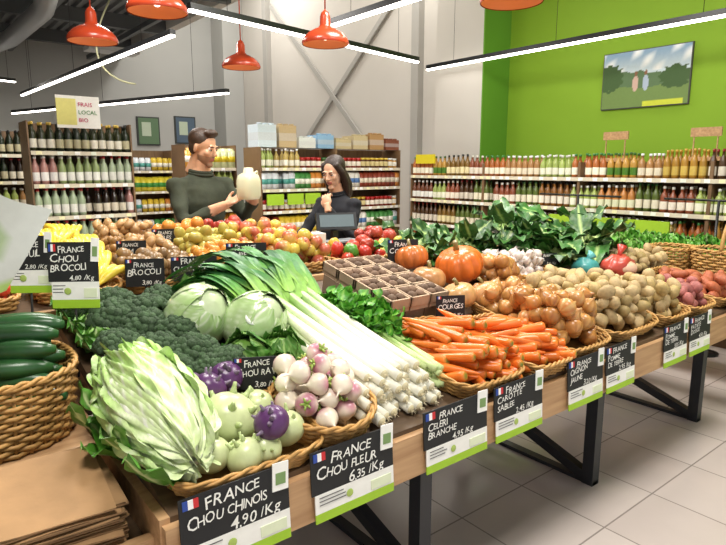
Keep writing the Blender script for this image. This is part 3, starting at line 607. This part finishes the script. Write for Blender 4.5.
for i in range(30):
    x0=1.40+random.uniform(-.02,.04); y0=1.34+random.uniform(0,.10); z0=.03+random.uniform(0,.07); L=random.uniform(.38,.52); a=random.uniform(-.12,.08)
    P=[(x0+math.sin(a)*L*t,y0+L*t,surf(y0+L*t)+z0+.02*t*t) for t in np.linspace(0,1,7)]
    b.add(sweep(P,np.linspace(.013,.006,7),7,[mixc(hx('cfe0a0'),hx('6fa83c'),np.array(t)).reshape(3) for t in np.linspace(0,1,7)]))
    for k in range(18):
        p=P[-1] if k<11 else P[-2]; q=(p[0]+random.uniform(-.07,.05),p[1]+random.uniform(-.12,.10),p[2]+random.uniform(-.03,.045))
        b.add(leaf(random.uniform(.04,.06),.024,nu=5,nv=5,seed=k,ruf=.008,cl=hx('4f962c')*random.uniform(.7,1.25),cr=hx('8cc050'),curl=.8,fr=22),TRS(q,(random.uniform(-.4,.9),random.uniform(-.6,.6),random.uniform(0,6))),mat=1)
b.build('celery_bunch',[M_wax,M_leaf])
# mushroom cartons on a low riser
b=MB(); random.seed(2); K=hx('b39a80')
for i in range(3):
    for j in range(4):
        x=1.60+i*.115; y=1.82+j*.125; M=TRS((x,y,surf(y)+.11),(TILT,0,0)); 
        for (x0,x1,y0,y1,z0,z1) in ((-.052,.052,-.058,.058,-.02,.004),(-.055,-.046,-.06,.06,0,.04),(.046,.055,-.06,.06,0,.04),(-.055,.055,-.06,-.051,0,.04),(-.055,.055,.051,.06,0,.04)): b.add(box(x0,x1,y0,y1,z0,z1,K),M,smooth=False)
        for k in range(4):
            b.add(lathe([(.001,.022),(.014,.019),(.023,.006),(.021,-.002),(.008,-.003),(.007,-.016),(.001,-.018)],12,col=hx('7f6450')),M@TRS((-.023+.046*(k%2),-.024+.048*(k//2),.03),RR(.3)),tint=random.uniform(.6,1.1))
for i in range(3): b.add(box(-.055,.055,-.23,.23,-.105,-.02,K*.7),TRS((1.60+i*.115,2.01,surf(2.01)+.11),(TILT,0,0)),smooth=False)
b.build('mushroom_cartons',M_kraft)
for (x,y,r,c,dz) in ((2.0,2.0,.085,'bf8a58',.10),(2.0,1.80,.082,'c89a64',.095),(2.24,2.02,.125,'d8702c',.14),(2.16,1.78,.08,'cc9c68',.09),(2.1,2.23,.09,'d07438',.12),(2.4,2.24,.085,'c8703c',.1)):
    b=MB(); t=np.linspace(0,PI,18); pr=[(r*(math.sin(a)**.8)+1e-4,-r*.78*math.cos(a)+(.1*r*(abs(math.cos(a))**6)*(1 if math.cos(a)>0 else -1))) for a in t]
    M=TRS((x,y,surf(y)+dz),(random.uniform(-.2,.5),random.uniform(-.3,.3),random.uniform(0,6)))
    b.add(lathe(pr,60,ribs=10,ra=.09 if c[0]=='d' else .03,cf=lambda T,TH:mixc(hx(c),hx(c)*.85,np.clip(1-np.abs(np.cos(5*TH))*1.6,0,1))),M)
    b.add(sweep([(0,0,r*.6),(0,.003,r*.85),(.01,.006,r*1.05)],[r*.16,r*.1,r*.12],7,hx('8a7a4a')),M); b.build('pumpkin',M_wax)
b=MB(); random.seed(14)
def chard(x,y,z,yaw,pit,L):
    b.add(leaf(L,L*.21,nu=9,nv=14,curl=random.uniform(-.9,.5),ruf=.022,fold=.2,cl=hx('33662a')*random.uniform(.6,1.3),cr=hx('a8c078'),rib=.07,seed=random.random()*6,stem=.25,fr=20),TRS((x,y,z),(pit,random.uniform(-.5,.5),yaw)))
for i in range(115):
    x=random.uniform(2.9,3.75); y=random.uniform(2.0 if x>3.05 else 2.18,2.36); chard(x,y,surf(y)+random.uniform(.03,.2),random.gauss(0,1.7),random.uniform(-.1,.55),random.uniform(.26,.4))
for i in range(44):
    x=random.uniform(2.2,2.8); y=random.uniform(2.27,2.38); chard(x,y,surf(y)+random.uniform(.03,.14),random.gauss(0,1.5),random.uniform(.0,.5),random.uniform(.22,.34))
b.build('swiss_chard_bunches',M_leaf)
b=MB(); b.add(ellip(.09,.07,.065,24,16,col=hx('4a9a98'),warp=lump(.12,6)),TRS((3.10,1.82,surf(1.82)+.10)))
b.add(sweep([(3.10,1.82,1.06),(3.11,1.81,1.09),(3.13,1.80,1.11)],[.02,.012,.03],10,hx('5fb0b0'))); b.build('teal_produce_bag',M_prod)
b=MB(); b.add(ellip(.12,.09,.08,24,16,col=hx('b84a3c'),warp=lump(.12,7)),TRS((3.36,1.76,surf(1.76)+.10))); b.add(ellip(.085,.095,.055,20,14,col=hx('dcb89c')),TRS((3.36,1.745,surf(1.76)+.10)))
b.add(sweep([(3.36,1.76,1.06),(3.37,1.76,1.10),(3.39,1.76,1.14)],[.02,.012,.03],10,hx('b83a2c'))); b.build('red_mesh_bag',M_prod)

# ---------------------------------------------------------------- left bay
simple('wooden_riser',box(-.25,.39,1.76,2.3,.702,.80),M_wood,.004)
wicker(.09,2.02,.28,.24,.21,z=.80,p=2.6,flare=1.08,rows=15,rt=.007,tl=0)
b=MB(); random.seed(8)
for i in range(28):
    l=i//5; t=np.linspace(0,1,12); L=random.uniform(.30,.38); k=random.uniform(-.03,.03)
    P=np.stack([(t-.5)*L,k*np.sin(t*3),0*t+.01*np.sin(t*3)],-1); R=.029*np.array([.5,.85,.95,1,1,1.02,1.05,1.08,1.1,1.05,.85,.4])
    C=[hx('2b552c')*(1+.15*math.sin(tt*20)) for tt in t]; C[0]=hx('a8b878')
    b.add(sweep(P,R,14,C),TRS((.17+random.uniform(-.03,.03),1.89+(i%5)*.06+.015*l,.88+l*.045+random.uniform(0,.01)),(0,random.uniform(-.06,.06),-.35+random.gauss(0,.1))))
b.build('zucchini_pile',M_wax)
b=MB(); random.seed(6)
for i in range(26):
    z=.703+i*.0052; M=TRS((.15+random.uniform(-.012,.012),1.50+random.uniform(-.01,.01),z),(.015*i*.3,random.uniform(-.01,.01)+.02,-.1+random.uniform(-.07,.07)+i*.004))
    c=hx('a8835a')*random.uniform(.72,1.1); nu_=9; x=np.linspace(-.2,.2,nu_)
    for zz in (0,.0035):
        X,Y=np.meshgrid(x,np.linspace(-.15,.15,7)); Z=zz+.004*np.sin(X*20+i)*np.sin(Y*15+i*2)*(zz>0)
        b.add((np.stack([X,Y,Z],-1).reshape(-1,3),qf(7,nu_,False),None),M,col=c)
    b.add(box(-.2,.2,-.15,-.1495,0,.0035,c*.8),M,smooth=False); b.add(box(.1995,.2,-.15,.15,0,.0035,c*.75),M,smooth=False)
b.build('kraft_paper_bag_stack',M_kraft)
wicker(-.55,1.95,.25,.24,.14,z=.70,tl=0); pile('tomato_pile',[sph('c8301c',.035)],M_wax,70,.034,-.73,-.37,1.78,2.12,base=lambda x,y:.74)

# ---------------------------------------------------------------- fruit side
random.seed(21)
A1=[tapple('c06048','d0b850') for _ in range(3)]; A2=[tapple('a8b84c','c0c468') for _ in range(3)]; A3=[tapple('b03a30','a84838') for _ in range(3)]
OR=[sph('d88a3a',.038)]; KI=[ellip(.028,.028,.034,12,9,col=hx('8a6c48'))]; WN=[ellip(.02,.02,.023,10,8,col=hx('a57c4c'),warp=lump(.1,6))]; LE=[ellip(.03,.03,.04,12,9,col=hx('d8c650'))]; TO=[sph('c8402c',.034)]; PE=[ellip(.033,.033,.045,12,10,col=hx('b8a850'),warp=lump(.08))]; GI=[tpotato('b89060') for _ in range(4)]; CL=[sph('d8943e',.03)]
def bananas(x,y,n=6,dz=.07):
    b=MB()
    for q in range(n):
        bx=x+random.uniform(-.11,.11); by=y+random.uniform(-.13,.13); bz=surf(by)+dz+.016*q; yaw=random.uniform(-.6,.6)
        for k in range(6):
            a=(k-2.5)*.17; t=np.linspace(-.1,1,10); P=[(math.sin(a)*.05+(k-2.5)*.028*math.sin(max(tt,0)*2.2),.17*tt-.08,.05*math.sin(max(tt,0)*PI)) for tt in t]
            R=[.006,.008,.015,.018,.019,.019,.018,.016,.01,.004]; C=[hx('8a9a30')]+[hx('e4c844')]*7+[hx('c8b038'),hx('3a2c18')]
            b.add(sweep(P,R,7,C),TRS((bx,by,bz),(.1,.1,yaw)))
    b.build('banana_bunches',M_wax)
PEP=[ellip(.04,.04,.045,12,9,col=hx(c),warp=lump(.1,5)) for c in ('c8382c','d0a840','b8402c','5a9a38')]
grid=[(.92,2.72,.16,.16,KI,.028,'kiwi_pile',2.8),(1.29,2.72,.16,.16,CL,.03,'clementine_pile',2.8),(1.66,2.72,.16,.16,A1,.037,'apple_pile',2.8),(2.03,2.66,.16,.14,PEP,.038,'bell_pepper_pile',1.3),
 (.18,2.72,.15,.16,TO,.033,'tomato_pile',2.8),(-.2,2.8,.16,.18,A2,.036,'green_apple_pile',2.8),(-.6,2.8,.16,.18,OR,.037,'orange_pile',2.8),
 (1.03,3.1,.13,.16,GI,.03,'ginger_pile',2.8),(1.34,3.1,.15,.16,PE,.036,'pear_pile',2.8),(1.69,3.1,.16,.16,A1,.037,'apple_pile',2.8),
 (1.03,3.46,.13,.13,WN,.022,'walnut_pile',2.8),(1.34,3.46,.15,.13,OR,.037,'orange_pile',2.8),(1.69,3.46,.16,.13,A3,.036,'red_apple_pile',2.6),(.2,3.44,.16,.14,A1,.036,'apple_pile',2.8),(.2,3.1,.16,.14,LE,.032,'lemon_pile',2.8),(2.42,2.64,.14,.13,LE,.032,'lemon_pile',1.6),
 (1.12,3.86,.16,.14,GI,.03,'ginger_pile',2.8),(.3,3.86,.16,.14,OR,.036,'orange_pile',2.8),(2.5,2.98,.12,.13,A3,.036,'red_apple_pile',1.6)]
for x,y,rx,ry,T,r,nm,dn in grid:
    wicker(x,y,rx,ry,.05,p=4,rows=5,rt=.007); n=int(dn*rx*ry/(r*r)); pile(nm,T,M_wax,n,r,x-rx+r*.7,x+rx-r*.7,y-ry+r*.7,y+ry-r*.7,lift=.02)
wicker(.57,2.72,.15,.16,.05,p=4,rows=5,rt=.007); bananas(.57,2.72,4,.06)
wicker(.65,3.2,.19,.27,.05,p=4,rows=5,rt=.007); bananas(.65,3.2,8,.07); wicker(.72,3.84,.2,.17,.05,p=4,rows=5,rt=.007); bananas(.72,3.84,5,.05)
sz=surf(3.0)+.006; X=-.24; Y=-.1
b=MB(); b.add(box(2.28+X,2.56+X,2.98+Y,3.16+Y,sz,sz+.06),smooth=False); b.add(box(2.30+X,2.54+X,3.0+Y,3.13+Y,sz+.07,sz+.08,hx('888c90')),mat=1,smooth=False); b.add(box(2.40+X,2.44+X,3.12+Y,3.15+Y,sz+.06,sz+.17),smooth=False)
MS=TRS((2.42+X,3.11+Y,sz+.19),(-.4,0,-.4)); b.add(box(-.13,.13,-.01,.02,-.05,.06),MS,smooth=False); b.add(box(-.11,.11,-.013,-.01,-.035,.045,hx('5a6a70')),MS,mat=1,smooth=False); b.add(box(2.17+X,2.26+X,3.0+Y,3.1+Y,sz,sz+.14,hx('e8e4da')),mat=1,smooth=False)
b.build('weighing_scale',[M_black,M_card])

# ---------------------------------------------------------------- second stand (lettuce)
b=MB(); b.add(box(4.5,5.3,1.2,3.7,.76,.80),smooth=False); b.add(box(4.48,4.5,1.2,3.7,.7,.86),smooth=False); b.add(box(4.5,5.3,1.18,1.2,.7,.86),smooth=False)
for x in (4.55,5.2):
    for y in (1.3,2.4,3.6): b.add(box(x,x+.06,y-.03,y+.03,0,.76),mat=1,smooth=False)
b.build('lettuce_display_table',[M_wood,M_steel])
b=MB(); random.seed(31)
for i in range(5):
    for j in range(11):
        if i==0 and j<4: continue
        x=4.6+i*.15; y=1.35+j*.22
        lettuce(b,TRS((x+random.uniform(-.02,.02),y,.84+.02*i),RR(.25)),random.uniform(.1,.125),random.choice(['4f9a2c','3f8a28','5fa838']),random.choice(['7cb844','98c858']),n=14,ruf=.03)
b.build('lettuce_heads',M_leaf)
wicker(4.68,1.62,.16,.22,.17,z=.84,p=3,tl=0,handle=True,rt=.009); wicker(4.64,2.02,.14,.14,.16,z=.84,p=3,tl=0,rt=.009)
for y in (2.0,3.3):
    b=MB(); b.add(sweep([(5.4,y,0),(5.4,y,1.33)],.012,8)); b.add(sweep([(5.4,y-.45,1.33),(5.4,y+.45,1.33)],.010,8)); b.add(lathe([(.001,0),(.12,0),(.12,.015),(.001,.02)],16,col=(0,0,0)),TRS((5.4,y,0))); b.build('sign_post',M_black)

# ---------------------------------------------------------------- people
def hand(mb,w,D,N,curl=.5,side=1,sc=1.0):
    D=Vector(D).normalized(); N=Vector(N); N=(N-D*N.dot(D)).normalized(); S=D.cross(N)*side
    R=Matrix((S,D,N)).transposed().to_4x4(); M=Matrix.Translation(w)@R@Matrix.Scale(sc,4)
    t=MB(); t.add(ellip(.042,.05,.016,16,12),TRS((0,.05,0))); t.add(sweep([(0,-.04,0),(0,0,0),(0,.03,0)],[.027,.026,.026],12))
    t.add(ellip(.018,.03,.016,10,8),TRS((.028,.035,.008)))
    for k,(sx,L) in enumerate(((.031,.068),(.011,.078),(-.010,.073),(-.030,.056))):
        p=Vector((sx,.085,0)); P=[Vector((sx*.8,.05,0)),p.copy()]; a=curl*.5
        for f in (.45,.32,.25): p=p+Vector((sx*.06,math.cos(a)*L*f,math.sin(a)*L*f)); P.append(p.copy()); a+=curl*.9
        t.add(sweep(P,[.009,.0095,.0088,.008,.006],8))
    t.add(sweep([(.025,.02,.003),(.045,.045,.014),(.052,.07,.026),(.046,.092,.034)],[.012,.011,.0095,.007],8))
    V,F=remesh(t,.0038,3); mb.add((V,F,None),M,col=hx('d3a07e'))
def person(name,loc,yaw,scale,arms,shw,shirt,pants,hairc,female,headrot,lean=0.0):
    root=bpy.data.objects.new(name,None); bpy.context.scene.collection.objects.link(root)
    t=MB(); k=.9 if female else 1.05
    rings=[(0,0,.80,.155*k+.01,.115),(0,.0,.92,.17*(1 if female else .97),.125),(0,-.0,1.06,.142*k,.115),(0,-.005,1.2,.158*k,.122),(0,-.005,1.34,.18*k,.13*(1.05 if female else 1)),(0,.005,1.43,.188*k,.112),(0,.01,1.485,.15*k,.088),(0,.015,1.525,.085*k,.066),(0,.0,1.57,.058*k,.06),(0,-.01,1.63,.055*k,.058)]
    t.add(loft(rings,28))
    for s in (-1,1):
        t.add(sweep([(s*.085,0,.92),(s*.095,-.005,.7),(s*.1,-.01,.5),(s*.1,.01,.3),(s*.1,.02,.1)],[.095,.08,.062,.056,.045],16)); t.add(ellip(.047,.13,.045,14,10),TRS((s*.1,-.05,.047)))
        sh,el,wr=arms[s]; sh=Vector((s*shw,.01,1.445)); el=Vector(el); wr=Vector(wr)
        t.add(ellip(.068*k,.068*k,.064,14,10),TRS(sh)); m1=sh.lerp(el,.5); m2=el.lerp(wr,.45)
        t.add(sweep([Vector((s*shw*.6,.01,1.45)),sh,m1,el,m2,wr],[.06*k,.062*k,.056*k,.048*k,.044*k,.030*k],14))
    V,F=remesh(t,.012,4)
    for i in range(len(V)):
        if .9<V[i,2]<1.5:
            q=Vector((V[i,0]*6,V[i,1]*6,V[i,2]*16)); V[i]+=V[i]*np.array([1,1,0])*.07*noise.noise(q)
    C=np.tile(hx(shirt),(len(V),1)); z=V[:,2]
    C[z<.9]=hx(pants); C[z<.09]=hx('1c1a1a')
    neck=(z>1.53)&(np.abs(V[:,0])<.075); C[neck]=hx('d3a07e')
    for s in (-1,1):
        wr=np.array(arms[s][2]); el=np.array(arms[s][1]); d=wr-el; tt=((V-el)@d)/(d@d); dist=np.linalg.norm(V-(el+np.clip(tt,0,1.2)[:,None]*d),axis=1)
        C[(tt>(.93 if female else .6))&(dist<.06)]=hx('d3a07e')
    V[:,1]-=lean*np.clip(V[:,2]-.95,0,1)
    M0=TRS(loc,(0,0,yaw),scale)
    b=MB(); b.add((V,F,C),M0); b.build('clothed_body',[M_cloth],parent=root)
    b=MB()
    for s in (-1,1):
        sh,el,wr=arms[s]; w=Vector(wr); w.y-=lean*max(0,w.z-.95); D,N,cu=arms[(s,'h')]
        hb=MB(); hand(hb,w,D,N,cu,side=s)
        b.add((np.concatenate(hb.V),hb.F,np.concatenate(hb.C)),M0)
    b.build('hands',[M_skin],parent=root)
    t=MB(); t.add(ellip(.076,.094,.088,24,18),TRS((0,.012,.032))); t.add(ellip(.06,.066,.088,22,16),TRS((0,-.028,-.032)))
    t.add(ellip(.028,.022,.02,12,8),TRS((0,-.072,-.102))); 
    for s in (-1,1):
        t.add(ellip(.026,.024,.026,12,8),TRS((s*.036,-.064,-.022))); t.add(ellip(.009,.018,.031,10,8),TRS((s*.077,.008,-.006),(.15,0,s*.35))); t.add(ellip(.024,.01,.008,10,6),TRS((s*.03,-.084,.027)))
        t.add(ellip(.007,.009,.007,8,6),TRS((s*.011,-.103,-.03)))
    t.add(sweep([(0,-.084,.022),(0,-.096,.0),(0,-.112,-.024),(0,-.102,-.034)],[.008,.009,.012,.008],10)); t.add(ellip(.024,.011,.006,12,6),TRS((0,-.09,-.054))); t.add(ellip(.02,.011,.007,12,6),TRS((0,-.088,-.066)))
    t.add(sweep([(0,.02,-.03),(0,.035,-.12),(0,.05,-.19)],[.052,.052,.056],16))
    V,F=remesh(t,.0055,3); C=np.tile(hx('d3a07e' if not female else 'dcae90'),(len(V),1))
    lips=(np.abs(V[:,0])<.023)&(V[:,1]<-.082)&(np.abs(V[:,2]+.06)<.012); C[lips]=hx('b06860')
    if not female:
        beard=(V[:,2]<-.045)&(V[:,1]<.0)&(V[:,2]>-.125)&~lips|((np.abs(V[:,0])<.03)&(V[:,1]<-.08)&(V[:,2]<-.038)&(V[:,2]>-.05)); C[beard]=C[beard]*.45+hx('5a4030')*.4
    hz=1.705; MH=M0@TRS((0,-.025-lean*.72,hz),headrot)
    b=MB(); b.add((V,F,C),MH)
    for s in (-1,1):
        b.add(ellip(.0125,.0125,.0125,12,10,col=hx('e6e0d8')),MH@TRS((s*.031,-.0765,.006)))
        b.add(ellip(.0065,.004,.0065,10,8,col=hx('2a1a10')),MH@TRS((s*.031,-.0880,.004)))
        b.add(sweep([(s*.016,-.094,.024),(s*.03,-.096,.029),(s*.045,-.086,.025)],[.003,.004,.002],6,hx(hairc)),MH)
        b.add(sweep([(s*.018,-.089,.0125),(s*.031,-.093,.0145),(s*.044,-.083,.011)],[.004,.005,.004],6,hx('c08c68')),MH)
    b.build('head_face',[M_skin],parent=root)
    t=MB()
    if not female:
        t.add(ellip(.083,.096,.082,24,18),TRS((0,.024,.05),(.15,0,0))); t.add(ellip(.081,.05,.07,20,14),TRS((0,.045,.0))); t.add(ellip(.06,.04,.03,16,10),TRS((0,-.045,.108),(-.3,0,0)))
    else:
        t.add(ellip(.086,.1,.088,24,18),TRS((0,.026,.046),(.1,0,0))); t.add(ellip(.088,.065,.1,20,14),TRS((0,.05,-.04)))
        for s in (-1,1): t.add(sweep([(s*.055,-.04,.08),(s*.085,-.01,.0),(s*.085,.02,-.09),(s*.08,.02,-.17),(s*.07,.01,-.255)],[.022,.026,.028,.026,.01],12))
        t.add(sweep([(0,.06,-.05),(0,.085,-.14),(0,.095,-.22),(0,.09,-.30)],[.08,.088,.07,.02],16)); 
    V,F=remesh(t,.008,3); st_=1+.35*np.sin(V[:,0]*420+V[:,2]*40)*.5; b=MB(); b.add((V,F,np.tile(hx(hairc),(len(V),1))*st_[:,None]),MH); b.build('hair',[M_hair],parent=root)
    b=MB()
    for rr_,zz in ((.076,1.532),(.072,1.548)):
        path=[(rr_*k*math.cos(a),.008-lean*.57+rr_*.92*math.sin(a),zz+.014*math.sin(a)) for a in np.linspace(0,2*PI,25)]
        b.add(sweep(path,.013,8,hx(shirt)*.85,cap=False),M0)
    b.build('collar',[M_cloth],parent=root)
    return M0,root
armsM={1:(0,(.28,-.13,1.22),(.235,-.30,1.42)),-1:(0,(-.24,-.15,1.21),(-.0,-.29,1.33)),
 (1,'h'):((-.35,-.15,.8),(-1,-.2,-.1),.9),(-1,'h'):((.7,-.2,.35),(.2,-.3,1),.7)}
M0,mr=person('man_shopper',(1.72,4.05,0),.2,1.02,armsM,.2,'363b2c','2a2e3a','3a2618',False,(.25,0,.35),lean=.06)
b=MB(); th=np.linspace(0,2*PI,25)[:-1]; V=[]
for zz,w_ in ((0,.01),(.004,.07),(.03,.082),(.13,.082),(.165,.07),(.185,.035),(.215,.032),(.217,.01)):
    for a in th:
        ca,sa=math.cos(a),math.sin(a); q=(abs(ca)**4+abs(sa)**4)**-.25; V.append((w_*q*ca,w_*.75*q*sa,zz))
MJ=M0@TRS((.125,-.39,1.355),(0,0,.3)); b.add((np.array(V),qf(8,24),None),MJ,col=hx('e4e2a8')); b.add(sweep([(.06,0,.175),(.1,0,.19),(.11,0,.14),(.085,0,.08)],.009,8,hx('e4e2a8')),MJ)
b.build('held_plastic_jug',[M_plast],parent=mr)
armsW={1:(0,(.22,-.10,1.2),(.09,-.23,1.44)),-1:(0,(-.2,-.17,1.24),(-.14,-.38,1.20)),
 (1,'h'):((-.35,.25,.85),(-.3,1,0),1.1),(-1,'h'):((.1,-1,-.2),(0,-.1,-1),.6)}
person('woman_shopper',(2.60,3.56,0),-1.3,.92,armsW,.165,'1b1c22','1a1c24','2a180e',True,(.3,0,.1),lean=.05)

# ---------------------------------------------------------------- lights / world / camera
def area(x,y,z,s,p,c=(1,.955,.89)):
    l=bpy.data.lights.new('added_area_light','AREA'); l.energy=p; l.size=s; l.color=c
    o=bpy.data.objects.new('added_area_light',l); o.location=(x,y,z); bpy.context.scene.collection.objects.link(o)
for x,y,p in ((.2,.4,95),(3.0,.8,95),(1.2,3.4,105),(3.3,3.4,95),(2.0,7.0,95),(5.6,6.5,125),(5.3,10.8,125),(5.7,2.2,75)): area(x,y,3.75 if x<4.0 else 6.0,.9,p)  # added area lamps without fixtures, carrying most of the shop's illumination
w=bpy.data.worlds.new('World'); bpy.context.scene.world=w; w.use_nodes=True; w.node_tree.nodes['Background'].inputs[0].default_value=(.97,.98,1,1); w.node_tree.nodes['Background'].inputs[1].default_value=.85
cam=bpy.data.cameras.new('camera'); co=bpy.data.objects.new('camera',cam); bpy.context.scene.collection.objects.link(co)
cam.sensor_width=36; cam.lens=585/726*36; cam.clip_start=.02
p=math.atan(104.5/585); co.location=(0,0,1.6)
co.rotation_euler=Vector((.6225*math.cos(p),.7826*math.cos(p),-math.sin(p))).to_track_quat('-Z','Y').to_euler()
bpy.context.scene.camera=co
bpy.context.scene.view_settings.view_transform='Standard'
print('verts',sum(len(o.data.vertices) for o in bpy.data.objects if o.type=='MESH'))
